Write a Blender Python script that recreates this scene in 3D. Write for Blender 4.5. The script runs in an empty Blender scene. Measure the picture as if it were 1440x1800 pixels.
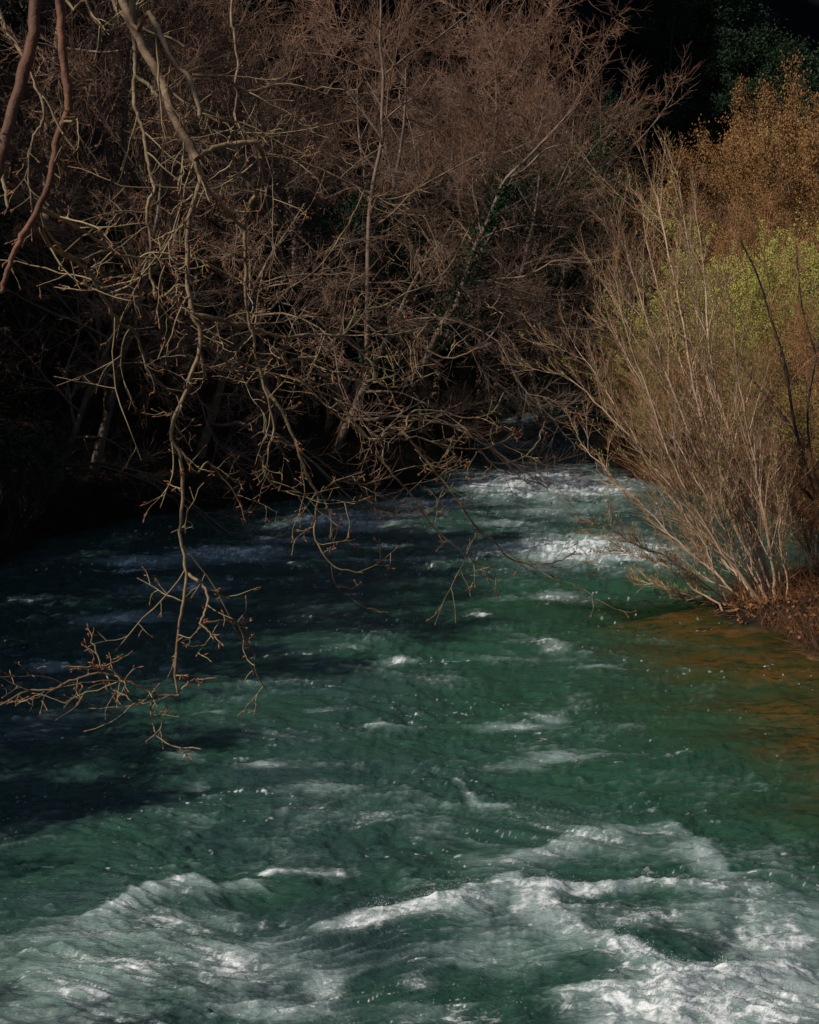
import bpy, math
import numpy as np
from mathutils import Vector, Matrix

sc = bpy.context.scene
# ------------------------------------------------------------------ camera, light, exposure
H = 5.0
F = 2500.0                      # focal length in photo pixels (1440 x 1800)
PITCH = math.radians(9.1)
cam_data = bpy.data.cameras.new("camera")
cam_data.sensor_fit = 'VERTICAL'
cam_data.sensor_height = 36.0
cam_data.lens = 36.0 * F / 1800.0
cam_data.clip_start = 0.05
cam_data.clip_end = 2000
cam_data.dof.use_dof = False
cam = bpy.data.objects.new("camera", cam_data)
sc.collection.objects.link(cam)
cam.location = (0, 0, H)
cam.rotation_euler = (math.radians(90) - PITCH, 0, 0)
sc.camera = cam

SUN_DIR = Vector((-0.86, -0.50, 0)).normalized()
SUN_EL = math.radians(36)
SUN_AZ = math.atan2(SUN_DIR.x, SUN_DIR.y)      # measured from +Y towards +X
world = bpy.data.worlds.new("World")
sc.world = world
world.use_nodes = True
wn = world.node_tree
bg = wn.nodes["Background"]
sky = wn.nodes.new("ShaderNodeTexSky")
sky.sky_type = 'NISHITA'
sky.sun_disc = False
sky.sun_elevation = SUN_EL
sky.sun_rotation = SUN_AZ
wn.links.new(sky.outputs[0], bg.inputs[0])
bg.inputs[1].default_value = 0.075
sun_data = bpy.data.lights.new("sun", 'SUN')
sun_data.energy = 5.0
sun_data.angle = math.radians(0.5)
sun_data.color = (1.0, 0.93, 0.84)
sun = bpy.data.objects.new("sun", sun_data)
sc.collection.objects.link(sun)
sdir = Vector((SUN_DIR.x * math.cos(SUN_EL), SUN_DIR.y * math.cos(SUN_EL), math.sin(SUN_EL)))
sun.rotation_euler = sdir.to_track_quat('Z', 'Y').to_euler()
sc.view_settings.view_transform = 'Standard'
sc.view_settings.look = 'None'
sc.view_settings.gamma = 1.0
sc.view_settings.exposure = -0.15
sc.view_settings.use_curve_mapping = False
sc.cycles.max_bounces = 4
sc.cycles.diffuse_bounces = 2
sc.cycles.glossy_bounces = 2
sc.cycles.transparent_max_bounces = 8
sc.cycles.caustics_reflective = False
sc.cycles.caustics_refractive = False

rng = np.random.default_rng(11)
PI = math.pi

# ------------------------------------------------------------------ helpers
CP, SP = math.cos(PITCH), math.sin(PITCH)
def P3(px, py, d):
    """point seen at photo pixel px,py at forward distance d"""
    a = (px - 720.0) / F * d
    b = -(py - 900.0) / F * d
    return (a, d * CP + b * SP, H - d * SP + b * CP)
def W2(px, py):
    """point of the water level seen at photo pixel"""
    b = -(py - 900.0) / F
    d = H / (SP - b * CP)
    return ((px - 720.0) / F * d, d * CP + b * d * SP, d)

def hash2(ix, iy, seed):
    h = (ix.astype(np.int64) * 374761393 + iy.astype(np.int64) * 668265263 + seed * 974634777) & 0xFFFFFFFF
    h = ((h ^ (h >> 13)) * 1274126177) & 0xFFFFFFFF
    return ((h ^ (h >> 16)) & 0xFFFF) / 65535.0
def gnoise(x, y, seed=0):
    ix = np.floor(x); iy = np.floor(y)
    fx = x - ix; fy = y - iy
    u = fx * fx * fx * (fx * (fx * 6 - 15) + 10); v = fy * fy * fy * (fy * (fy * 6 - 15) + 10)
    out = 0
    for dx in (0, 1):
        for dy in (0, 1):
            a = hash2(ix + dx, iy + dy, seed) * 2 * PI
            g = np.cos(a) * (fx - dx) + np.sin(a) * (fy - dy)
            out = out + g * (u if dx else 1 - u) * (v if dy else 1 - v)
    return out * 1.5
def fbm(x, y, seed=0, octs=4, gain=0.5, lac=2.03):
    s = 0; a = 1.0
    for o in range(octs):
        s = s + a * gnoise(x, y, seed + o * 17)
        a *= gain; x = x * lac + 3.1; y = y * lac + 1.7
    return s
def ridged(x, y, seed=0, octs=4, gain=0.5):
    s = 0; a = 1.0
    for o in range(octs):
        s = s + a * (1 - (np.sqrt(gnoise(x, y, seed + o * 13) ** 2 + .006) - .04) * 2.2)
        a *= gain; x = x * 2.1 + 5; y = y * 2.1 + 2
    return s
def sstep(a, b, x):
    t = np.clip((x - a) / (b - a), 0, 1)
    return t * t * (3 - 2 * t)

def raw_mesh(name, co, faces_idx, loops_per, mat=None, smooth=True):
    me = bpy.data.meshes.new(name)
    nf = faces_idx.shape[0]
    me.vertices.add(len(co)); me.vertices.foreach_set("co", co.astype(np.float32).ravel())
    me.loops.add(nf * loops_per); me.loops.foreach_set("vertex_index", faces_idx.astype(np.int32).ravel())
    me.polygons.add(nf)
    me.polygons.foreach_set("loop_start", np.arange(0, nf * loops_per, loops_per, dtype=np.int32))
    me.polygons.foreach_set("loop_total", np.full(nf, loops_per, dtype=np.int32))
    if smooth:
        me.polygons.foreach_set("use_smooth", np.ones(nf, dtype=bool))
    me.update(calc_edges=True)
    if mat: me.materials.append(mat)
    return me

def link(name, me, parent=None):
    o = bpy.data.objects.new(name, me)
    sc.collection.objects.link(o)
    if parent is not None: o.parent = parent
    return o
def tag(o, label=None, cat=None, group=None, kind=None):
    if label: o['label'] = label
    if cat: o['category'] = cat
    if group: o['group'] = group
    if kind: o['kind'] = kind
    return o
def thing(name, label, cat, loc=(0, 0, 0), group=None):
    o = bpy.data.objects.new(name, None)
    sc.collection.objects.link(o)
    o.location = loc
    o.empty_display_size = 0.3
    return tag(o, label, cat, group)

def norm(v):
    return v / np.maximum(np.linalg.norm(v, axis=-1, keepdims=True), 1e-9)

class Tubes:
    """collects batches of polylines (N,K,3) with radii (N,K) and builds them as ONE mesh of tapered tubes"""
    def __init__(s): s.v = []; s.f = []; s.n = 0
    def add(s, P, R, S=3, origin=None):
        P = np.asarray(P, float); R = np.asarray(R, float)
        if P.ndim == 2: P = P[None]; R = R[None]
        N, K, _ = P.shape
        T = np.empty_like(P)
        T[:, 1:-1] = P[:, 2:] - P[:, :-2]; T[:, 0] = P[:, 1] - P[:, 0]; T[:, -1] = P[:, -1] - P[:, -2]
        T = norm(T)
        m = norm(P[:, -1] - P[:, 0])
        ref = np.where(np.abs(m[:, 2:3]) > 0.8, np.array([[1., 0.13, 0]]), np.array([[0.05, 0.1, 1.]]))
        ref = np.broadcast_to(ref[:, None, :], T.shape)
        U = norm(np.cross(T, ref)); V = np.cross(T, U)
        ang = np.arange(S) * 2 * PI / S
        ring = P[:, :, None, :] + R[:, :, None, None] * (np.cos(ang)[None, None, :, None] * U[:, :, None, :] + np.sin(ang)[None, None, :, None] * V[:, :, None, :])
        s.v.append(ring.reshape(-1, 3))
        base = s.n + (np.arange(N) * K * S)[:, None, None] + (np.arange(K - 1) * S)[None, :, None]
        i = np.arange(S)[None, None, :]; j = (np.arange(S) + 1) % S
        j = j[None, None, :]
        q = np.stack([base + i, base + j, base + S + j, base + S + i], -1)
        s.f.append(q.reshape(-1, 4))
        s.n += N * K * S
    def build(s, name, mat, parent=None, origin=(0, 0, 0)):
        co = np.concatenate(s.v) - np.array(origin)
        return link(name, raw_mesh(name, co, np.concatenate(s.f), 4, mat), parent)

class Quads:
    """small leaf blades, 2 triangles each, bent on the midline"""
    def __init__(s): s.v = []; s.n = 0
    def add(s, C, D, L, Wd, rg):
        N = len(C)
        D = norm(D); r = norm(rg.normal(size=(N, 3))); U = norm(np.cross(D, r))
        L = np.broadcast_to(L, (N,))[:, None]; Wd = np.broadcast_to(Wd, (N,))[:, None]
        Nn = np.cross(D, U)
        a = C; b = C + D * L * .5 + U * Wd * .5 + Nn * Wd * .15
        c = C + D * L; d = C + D * L * .5 - U * Wd * .5 + Nn * Wd * .15
        s.v.append(np.stack([a, b, c, d], 1).reshape(-1, 3)); s.n += N
    def build(s, name, mat, parent=None, origin=(0, 0, 0)):
        co = np.concatenate(s.v) - np.array(origin)
        return link(name, raw_mesh(name, co, np.arange(len(co)).reshape(-1, 4), 4, mat, False), parent)

def grow(st, dr, length, r0, K, wig, trop=(0, 0, 0), taper=0.25, rg=rng, kink=0.0):
    """N branches that wander; wig = random bend each step, trop = pull added each step"""
    N = len(st)
    P = np.empty((N, K, 3)); R = np.empty((N, K))
    d = norm(np.asarray(dr, float)); p = np.asarray(st, float).copy()
    length = np.broadcast_to(np.asarray(length, float), (N,)); r0 = np.broadcast_to(np.asarray(r0, float), (N,))
    trop = np.asarray(trop, float)
    P[:, 0] = p; R[:, 0] = r0
    for k in range(1, K):
        d = norm(d + rg.normal(size=(N, 3)) * wig + trop / K)
        p = p + d * (length / (K - 1))[:, None]
        P[:, k] = p; R[:, k] = r0 * (1 - (1 - taper) * (k / (K - 1)) ** 0.9)
    return P, R

def sprout(P, R, n, tmin=0.2, tmax=1.0, ang=0.8, angv=0.25, lf=0.5, lv=0.3, rf=0.6, K=4, wig=0.15, trop=(0, 0, 0), taper=0.3, rg=rng, rmin=0.0, side=None, ldec=0.4):
    """n children on every parent polyline"""
    N, KK, _ = P.shape
    M = N * n
    t = tmin + (tmax - tmin) * ((np.tile(np.arange(n), N) + rg.random(M)) / n)
    par = np.repeat(np.arange(N), n)
    f = np.clip(t * (KK - 1), 0, KK - 1.001); i = f.astype(int); w = (f - i)[:, None]
    st = P[par, i] * (1 - w) + P[par, i + 1] * w
    rr = R[par, i] * (1 - w[:, 0]) + R[par, i + 1] * w[:, 0]
    T = norm(P[par, i + 1] - P[par, i])
    L = np.linalg.norm(np.diff(P, axis=1), axis=2).sum(1)[par]
    q = rg.normal(size=(M, 3))
    if side is not None: q = q + np.asarray(side)
    q = norm(q - (q * T).sum(1, keepdims=True) * T)
    a = (ang + rg.normal(size=M) * angv)[:, None]
    d = T * np.cos(a) + q * np.sin(a)
    ln = L * lf * (1 - ldec * t) * np.clip(1 + rg.normal(size=M) * lv, .25, 2.2)
    return grow(st, d, ln, np.maximum(rr * rf, rmin), K, wig, trop, taper, rg)

def smooth_path(pts, sub=4):
    """Catmull-Rom through pts (M,D)"""
    p = np.asarray(pts, float)
    p = np.vstack([2 * p[0] - p[1], p, 2 * p[-1] - p[-2]])
    out = []
    for i in range(1, len(p) - 2):
        for t in np.arange(sub) / sub:
            out.append(0.5 * ((2 * p[i]) + (-p[i - 1] + p[i + 1]) * t + (2 * p[i - 1] - 5 * p[i] + 4 * p[i + 1] - p[i + 2]) * t * t + (-p[i - 1] + 3 * p[i] - 3 * p[i + 1] + p[i + 2]) * t ** 3))
    out.append(p[-2])
    return np.array(out)

# ------------------------------------------------------------------ materials
def new_mat(name):
    m = bpy.data.materials.new(name); m.use_nodes = True
    nt = m.node_tree
    return m, nt, nt.nodes["Principled BSDF"]
def mixrgb(nt, fac, a, b, blend='MIX'):
    n = nt.nodes.new("ShaderNodeMix"); n.data_type = 'RGBA'; n.blend_type = blend
    for sock, val in ((n.inputs[0], fac), (n.inputs[6], a), (n.inputs[7], b)):
        if isinstance(val, bpy.types.NodeSocket): nt.links.new(val, sock)
        elif isinstance(val, (int, float)): sock.default_value = val
        else: sock.default_value = (*val, 1)
    return n.outputs[2]
def math_n(nt, op, a, b=None, clamp=False):
    n = nt.nodes.new("ShaderNodeMath"); n.operation = op; n.use_clamp = clamp
    for i, val in enumerate((a, b)):
        if val is None: continue
        if isinstance(val, bpy.types.NodeSocket): nt.links.new(val, n.inputs[i])
        else: n.inputs[i].default_value = val
    return n.outputs[0]
def noise_n(nt, scale, detail=4, rough=0.55, coord='Object', stretch=None, dist=0.0):
    tc = nt.nodes.new("ShaderNodeTexCoord")
    n = nt.nodes.new("ShaderNodeTexNoise")
    n.inputs["Scale"].default_value = scale; n.inputs["Detail"].default_value = detail
    n.inputs["Roughness"].default_value = rough; n.inputs["Distortion"].default_value = dist
    if stretch:
        mp = nt.nodes.new("ShaderNodeMapping"); mp.inputs["Scale"].default_value = stretch
        nt.links.new(tc.outputs[coord], mp.inputs[0]); nt.links.new(mp.outputs[0], n.inputs[0])
    else: nt.links.new(tc.outputs[coord], n.inputs[0])
    return n.outputs[0]
def maprange(nt, v, a, b, c=0.0, d=1.0, smooth=True):
    n = nt.nodes.new("ShaderNodeMapRange")
    if smooth: n.interpolation_type = 'SMOOTHSTEP'
    nt.links.new(v, n.inputs[0])
    for k, x in zip((1, 2, 3, 4), (a, b, c, d)): n.inputs[k].default_value = x
    return n.outputs[0]
def bark(name, c1, c2, c3=None, scale=9.0, rough=0.75, fine=60.0, rand=0.35, bump=0.25):
    m, nt, b = new_mat(name)
    n1 = maprange(nt, noise_n(nt, scale, 5), .35, .65)
    col = mixrgb(nt, n1, c1, c2)
    if c3:
        n2 = maprange(nt, noise_n(nt, scale * .35, 4), .55, .72)
        col = mixrgb(nt, n2, col, c3)
    nf = noise_n(nt, fine, 3)
    col = mixrgb(nt, maprange(nt, nf, .3, .7, 0, .45), col, tuple(x * .45 for x in c1))
    oi = nt.nodes.new("ShaderNodeObjectInfo")
    v = maprange(nt, oi.outputs["Random"], 0, 1, 1 - rand, 1 + rand, False)
    hs = nt.nodes.new("ShaderNodeHueSaturation"); nt.links.new(col, hs.inputs["Color"]); nt.links.new(v, hs.inputs["Value"])
    nt.links.new(hs.outputs[0], b.inputs["Base Color"])
    b.inputs["Roughness"].default_value = rough
    b.inputs["Specular IOR Level"].default_value = 0.3
    if bump:
        bp = nt.nodes.new("ShaderNodeBump"); bp.inputs["Strength"].default_value = bump; bp.inputs["Distance"].default_value = 0.01
        nt.links.new(nf, bp.inputs["Height"]); nt.links.new(bp.outputs[0], b.inputs["Normal"])
    return m
def leafmat(name, c1, c2, scale=1.2, rough=0.6, trans=0.0):
    m, nt, b = new_mat(name)
    n1 = maprange(nt, noise_n(nt, scale, 4), .35, .65)
    n2 = maprange(nt, noise_n(nt, 30, 2), .35, .65)
    col = mixrgb(nt, n1, c1, c2)
    col = mixrgb(nt, n2, col, tuple(x * 1.7 for x in c2), 'MIX') if False else mixrgb(nt, maprange(nt, n2, 0, 1, 0, .5), col, tuple(x * .4 for x in c1))
    nt.links.new(col, b.inputs["Base Color"]); b.inputs["Roughness"].default_value = rough
    b.inputs["Specular IOR Level"].default_value = 0.12
    return m

M_old_limb = bark("rust brown limb bark", (.20, .085, .045), (.10, .045, .028), (.16, .12, .08), 7, bump=.5)
M_branch = bark("olive tan branch bark", (.29, .205, .12), (.11, .07, .042), (.20, .185, .10), 6, fine=45, rand=.15, bump=.5)
M_twig_fg = bark("tan twig bark", (.32, .25, .14), (.20, .135, .075), (.26, .24, .12), 5, fine=40, rand=.2, bump=0)
M_bud = bark("red brown bud", (.30, .11, .055), (.20, .08, .04), None, 12, rand=.2, bump=0)
M_grey_bark = bark("grey brown trunk bark", (.21, .145, .105), (.11, .075, .055), (.26, .20, .145), 4, rand=.2, bump=.4)
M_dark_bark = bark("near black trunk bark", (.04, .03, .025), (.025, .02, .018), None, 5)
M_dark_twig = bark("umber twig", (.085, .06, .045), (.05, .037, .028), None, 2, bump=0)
M_twig_brown = bark("warm brown twig", (.26, .14, .085), (.145, .075, .046), (.27, .18, .12), .8, fine=9, rand=.4, bump=0)
M_twig_grey = bark("mauve grey twig", (.26, .155, .10), (.15, .09, .06), (.28, .195, .14), .7, fine=9, rand=.4, bump=0)
M_twig_pale = bark("pale straw twig", (.48, .34, .225), (.34, .22, .14), (.44, .36, .21), 1.5, fine=14, rand=.15, bump=0)
M_twig_rust = bark("rust tip twig", (.34, .16, .075), (.28, .12, .05), (.34, .22, .10), 1.2, fine=12, rand=.15, bump=0)
M_twig_orange = bark("orange bud twig", (.28, .145, .05), (.21, .105, .04), (.26, .185, .07), .8, fine=8, rand=.15, bump=0)
M_catkin = leafmat("yellow green catkin", (.46, .44, .11), (.31, .29, .08), 1.0)
M_leaf_brown = leafmat("dry brown leaf", (.25, .115, .05), (.14, .065, .03), 2)
M_leaf_rust = leafmat("rust bud leaf", (.30, .15, .065), (.19, .10, .045), 1.5)
M_leaf_olive = leafmat("olive leaf", (.20, .19, .055), (.28, .19, .065), 1.0)
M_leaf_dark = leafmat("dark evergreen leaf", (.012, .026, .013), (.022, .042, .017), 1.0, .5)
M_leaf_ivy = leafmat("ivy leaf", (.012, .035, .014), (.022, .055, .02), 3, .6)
M_leaf_willow = leafmat("fresh willow leaf", (.15, .22, .05), (.22, .24, .08), 2, .5)
M_grass = leafmat("dull sedge blade", (.045, .04, .025), (.028, .03, .016), 2, .6)

# ------------------------------------------------------------------ river banks and terrain
LB = np.array([(-60, -10), (0, -9), (10, -8.6), (22, -8.2), (27.7, -7.2), (31, -5.2), (33.3, -2.4), (35, 0.0), (39, 1.2), (48.5, 2.5), (63, 5.8), (80, 13), (100, 24), (300, 90)], float)
RB = np.array([(-60, 10), (0, 9), (9, 7.8), (13, 6.4), (17, 5.9), (19, 5.6), (21.6, 5.0), (23, 5.6), (25, 8.0), (30, 8.6), (34, 6.9), (37, 5.9), (43, 5.8), (50, 7.6), (63, 10.8), (80, 18), (100, 29), (300, 95)], float)
def xl(y): return np.interp(y, LB[:, 0], LB[:, 1])
def xr(y): return np.interp(y, RB[:, 0], RB[:, 1])
def terrain(x, y):
    x = np.asarray(x, float); y = np.asarray(y, float)
    L = xl(y) - x; Rr = x - xr(y)
    wob = fbm(x * .35, y * .35, 5, 3) * .35
    L = L + wob; Rr = Rr + wob
    inside = np.minimum(-L, -Rr)
    shelf = sstep(8, 12, y) * (1 - sstep(21, 23, y))                     # shallow shelf at the right bank
    slopeR = 0.35 - 0.27 * shelf
    bed = -np.minimum(np.minimum(np.maximum(-L, 0) * .5, np.maximum(-Rr, 0) * slopeR), 1.3)
    hl = 0.45 * (1 - np.exp(-np.maximum(L, 0) / .5)) + 0.30 * np.maximum(L - 1, 0) + 0.35 * np.maximum(L - 8, 0)
    hl = np.minimum(hl, 34 + .1 * np.maximum(L, 0))
    hr = 0.30 * (1 - np.exp(-np.maximum(Rr, 0) / .5)) + 0.12 * np.maximum(Rr - 1, 0) + 0.30 * np.maximum(Rr - 3.5, 0) * sstep(38, 55, y) + 0.35 * np.maximum(Rr - 12, 0)
    hr = np.minimum(hr, 30)
    h = np.where(L > 0, hl, np.where(Rr > 0, hr, bed))
    h = h + np.where(inside < 0, 1, .4) * fbm(x * .8, y * .8, 9, 4) * .14 + fbm(x * 4, y * 4, 31, 3) * .03
    h = h + .75 * np.maximum(y - 82 - 4 * gnoise(x * .07, y * .01, 3), 0) * (y < 1e9)
    h = h + 3.2 * np.maximum(-x - 21, 0) * sstep(52, 62, y) * (x < -21)  # unseen ridge added on the left to shade the far gap
    h = np.minimum(h, 88)
    return h

def gridmesh(xs, ys, zf):
    X, Y = np.meshgrid(xs, ys)
    Z = zf(X, Y)
    co = np.stack([X, Y, Z], -1).reshape(-1, 3)
    nx, ny = len(xs), len(ys)
    i = (np.arange(ny - 1)[:, None] * nx + np.arange(nx - 1)[None, :]).ravel()
    return co, np.stack([i, i + 1, i + nx + 1, i + nx], -1)

gm, nt, b = new_mat("leaf litter soil")
c = mixrgb(nt, maprange(nt, noise_n(nt, .6, 6), .35, .65), (.020, .013, .009), (.010, .009, .007))
c = mixrgb(nt, maprange(nt, noise_n(nt, 9, 5), .45, .7), c, (.040, .023, .014))
nt.links.new(c, b.inputs["Base Color"]); b.inputs["Roughness"].default_value = .95; b.inputs["Specular IOR Level"].default_value = .05
bp = nt.nodes.new("ShaderNodeBump"); bp.inputs["Distance"].default_value = .08; bp.inputs["Strength"].default_value = .7
nt.links.new(noise_n(nt, 7, 6), bp.inputs["Height"]); nt.links.new(bp.outputs[0], b.inputs["Normal"])
# river bed colour: orange brown silt and algae where it is shallow
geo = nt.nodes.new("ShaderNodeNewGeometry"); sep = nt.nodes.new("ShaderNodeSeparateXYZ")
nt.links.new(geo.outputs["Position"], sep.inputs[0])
under = maprange(nt, sep.outputs[2], 0.03, -0.07)
silt = mixrgb(nt, maprange(nt, noise_n(nt, .9, 5, stretch=(1, 2.2, 1)), .38, .62), (.29, .125, .045), (.13, .105, .038))
under = math_n(nt, 'MULTIPLY', under, math_n(nt, 'MULTIPLY', maprange(nt, sep.outputs[0], .5, 1.5), maprange(nt, sep.outputs[1], 25, 23)))
silt = mixrgb(nt, maprange(nt, noise_n(nt, 3.0, 4, stretch=(1, 2.5, 1)), .5, .68), silt, (.05, .04, .02))
hillshade = maprange(nt, sep.outputs[1], 72, 80)  # shade of the far hill painted into the soil as near-black
nt.links.new(mixrgb(nt, hillshade, mixrgb(nt, under, c, silt), (.0035, .004, .005)), b.inputs["Base Color"])

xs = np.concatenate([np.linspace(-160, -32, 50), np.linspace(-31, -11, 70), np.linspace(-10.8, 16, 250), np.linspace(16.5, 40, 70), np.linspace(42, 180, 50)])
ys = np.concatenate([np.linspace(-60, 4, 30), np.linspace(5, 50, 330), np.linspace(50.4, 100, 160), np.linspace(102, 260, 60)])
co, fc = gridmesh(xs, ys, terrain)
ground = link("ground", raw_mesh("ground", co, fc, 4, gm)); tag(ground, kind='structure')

# ------------------------------------------------------------------ river surface
def foam_fields(X, Y):
    """broad foam amount and wave hump height; spots given as photo pixel, size in pixels"""
    fo = np.zeros_like(X); hu = np.zeros_like(X)
    def blob(px, py, w, h, a, hump=0.0, rot=0.0):
        nonlocal fo, hu
        x0, y0, d = W2(px, py)
        sx = w * .5 * d / F; sy = h * .5 * d * d / (F * H)
        dx = X - x0; dy = Y - y0
        g = np.exp(-((dx / sx) ** 2 + (dy / sy) ** 2) * 1.1)
        fo = np.maximum(fo, a * g) + .15 * np.minimum(fo, a * g)
        if hump: hu = hu + hump * np.exp(-((dx / sx) ** 2 + (dy / (sy * .7)) ** 2) * 1.2)
    def line(pts, wpx, a, hump=0.0, tail=0.0):
        """crest line; foam trails on the near side"""
        nonlocal fo, hu
        w = np.array([W2(*p)[:2] for p in pts])
        best = np.full(X.shape, 1e9); sgn = np.zeros_like(X)
        for i in range(len(w) - 1):
            a0, b0 = w[i], w[i + 1]; ab = b0 - a0
            t = np.clip(((X - a0[0]) * ab[0] + (Y - a0[1]) * ab[1]) / (ab @ ab), 0, 1)
            qx = a0[0] + t * ab[0]; qy = a0[1] + t * ab[1]
            d = np.hypot(X - qx, Y - qy)
            m = d < best; best = np.where(m, d, best); sgn = np.where(m, Y - qy, sgn)
        near = sgn < 0
        d0 = W2(*pts[len(pts) // 2])[2]
        s = wpx * d0 / F
        g = np.exp(-(best / (s * np.where(near, 1 + tail, .6))) ** 2)
        fo = np.maximum(fo, a * g)
        hu = hu + hump * np.exp(-(best / (s * 3.2)) ** 2)
    # far rapids
    blob(900, 738, 160, 26, .7); blob(830, 712, 120, 14, .5); blob(880, 780, 200, 18, .45); blob(640, 838, 200, 18, .45); blob(980, 820, 180, 20, .5)
    blob(960, 852, 330, 56, 1.25, .22); blob(1070, 846, 110, 30, .8); blob(870, 842, 150, 26, .6)
    blob(1040, 966, 280, 52, 1.25, .20); blob(900, 966, 190, 24, .65); blob(1120, 985, 150, 22, .6); blob(940, 935, 160, 18, .4)
    blob(1000, 900, 320, 26, .35); blob(880, 920, 120, 18, .5)
    blob(620, 915, 300, 34, .82, .10); blob(560, 912, 90, 22, .95, .08); blob(740, 885, 180, 22, .7, .05)
    blob(400, 975, 220, 34, .85, .08); blob(240, 985, 170, 20, .8); blob(240, 1002, 120, 10, .7); blob(500, 950, 150, 16, .45); blob(700, 985, 260, 14, .55); blob(650, 960, 200, 16, .5)
    blob(210, 1088, 160, 26, .8, .05); blob(60, 1050, 130, 14, .8); blob(90, 1170, 90, 16, .8, .04); blob(330, 1030, 220, 22, .5)
    blob(980, 1046, 80, 26, .66, .08); blob(972, 1136, 64, 20, .70, .09); blob(712, 1162, 84, 14, .70, .07); blob(800, 1160, 200, 9, .5)
    blob(840, 1083, 90, 10, .5); blob(1050, 1178, 120, 8, .5); blob(590, 1140, 100, 9, .4)
    blob(972, 1266, 60, 18, .74, .10); blob(900, 1278, 170, 9, .5); blob(690, 1279, 130, 10, .55); blob(560, 1255, 110, 10, .45)
    blob(460, 1345, 70, 14, .6, .05); blob(320, 1332, 60, 14, .6, .05); blob(360, 1255, 90, 10, .5); blob(350, 1385, 70, 14, .5)
    blob(985, 1335, 120, 24, .40, .05); blob(905, 1350, 110, 22, .34, .04)
    line([(800, 1370), (822, 1395), (840, 1415), (885, 1421)], 14, .5, .04)
    blob(560, 1385, 130, 26, .38); blob(640, 1440, 200, 50, .25)
    # near waves
    line([(470, 1536), (530, 1533), (590, 1528)], 10, .6, .06, 1)
    blob(560, 1530, 150, 26, .35)
    line([(180, 1608), (235, 1575), (290, 1555), (335, 1546), (375, 1560), (430, 1550)], 15, .62, .11, 2.5)
    line([(600, 1635), (680, 1618), (745, 1605), (800, 1600)], 19, .95, .14, 1.2)
    line([(800, 1600), (850, 1565), (900, 1547), (940, 1560), (975, 1600)], 18, .95, .26, 2.0)
    line([(960, 1600), (1010, 1640), (1090, 1665), (1170, 1705), (1280, 1715), (1400, 1700)], 30, .95, .12, 1.2)
    line([(950, 1570), (1060, 1555), (1150, 1550), (1260, 1565)], 12, .75, .08, 2)
    line([(890, 1500), (960, 1490), (1010, 1470), (1090, 1455), (1180, 1452), (1230, 1480), (1275, 1535)], 17, .50, .12, 2.4)
    blob(1080, 1480, 260, 60, .35); blob(1250, 1560, 300, 60, .45)
    blob(1370, 1640, 300, 150, .62); blob(1150, 1620, 380, 90, .5)
    line([(1000, 1740), (1120, 1738), (1230, 1730), (1300, 1720)], 14, .8, .14, 2)
    blob(1230, 1775, 420, 120, 1.15, .10); blob(1400, 1760, 160, 120, .8)
    blob(200, 1690, 520, 150, .52, .06); blob(120, 1760, 400, 140, .58); blob(420, 1700, 400, 100, .46)
    blob(330, 1620, 260, 70, .5); blob(120, 1655, 260, 34, .56, .07); blob(500, 1780, 260, 40, .5)
    blob(572, 1728, 80, 54, .80, .12); blob(740, 1725, 100, 34, .5, .05); blob(480, 1660, 120, 26, .62, .05)
    blob(780, 1780, 260, 40, .35); blob(860, 1680, 300, 120, .25)
    return fo, hu

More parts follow.
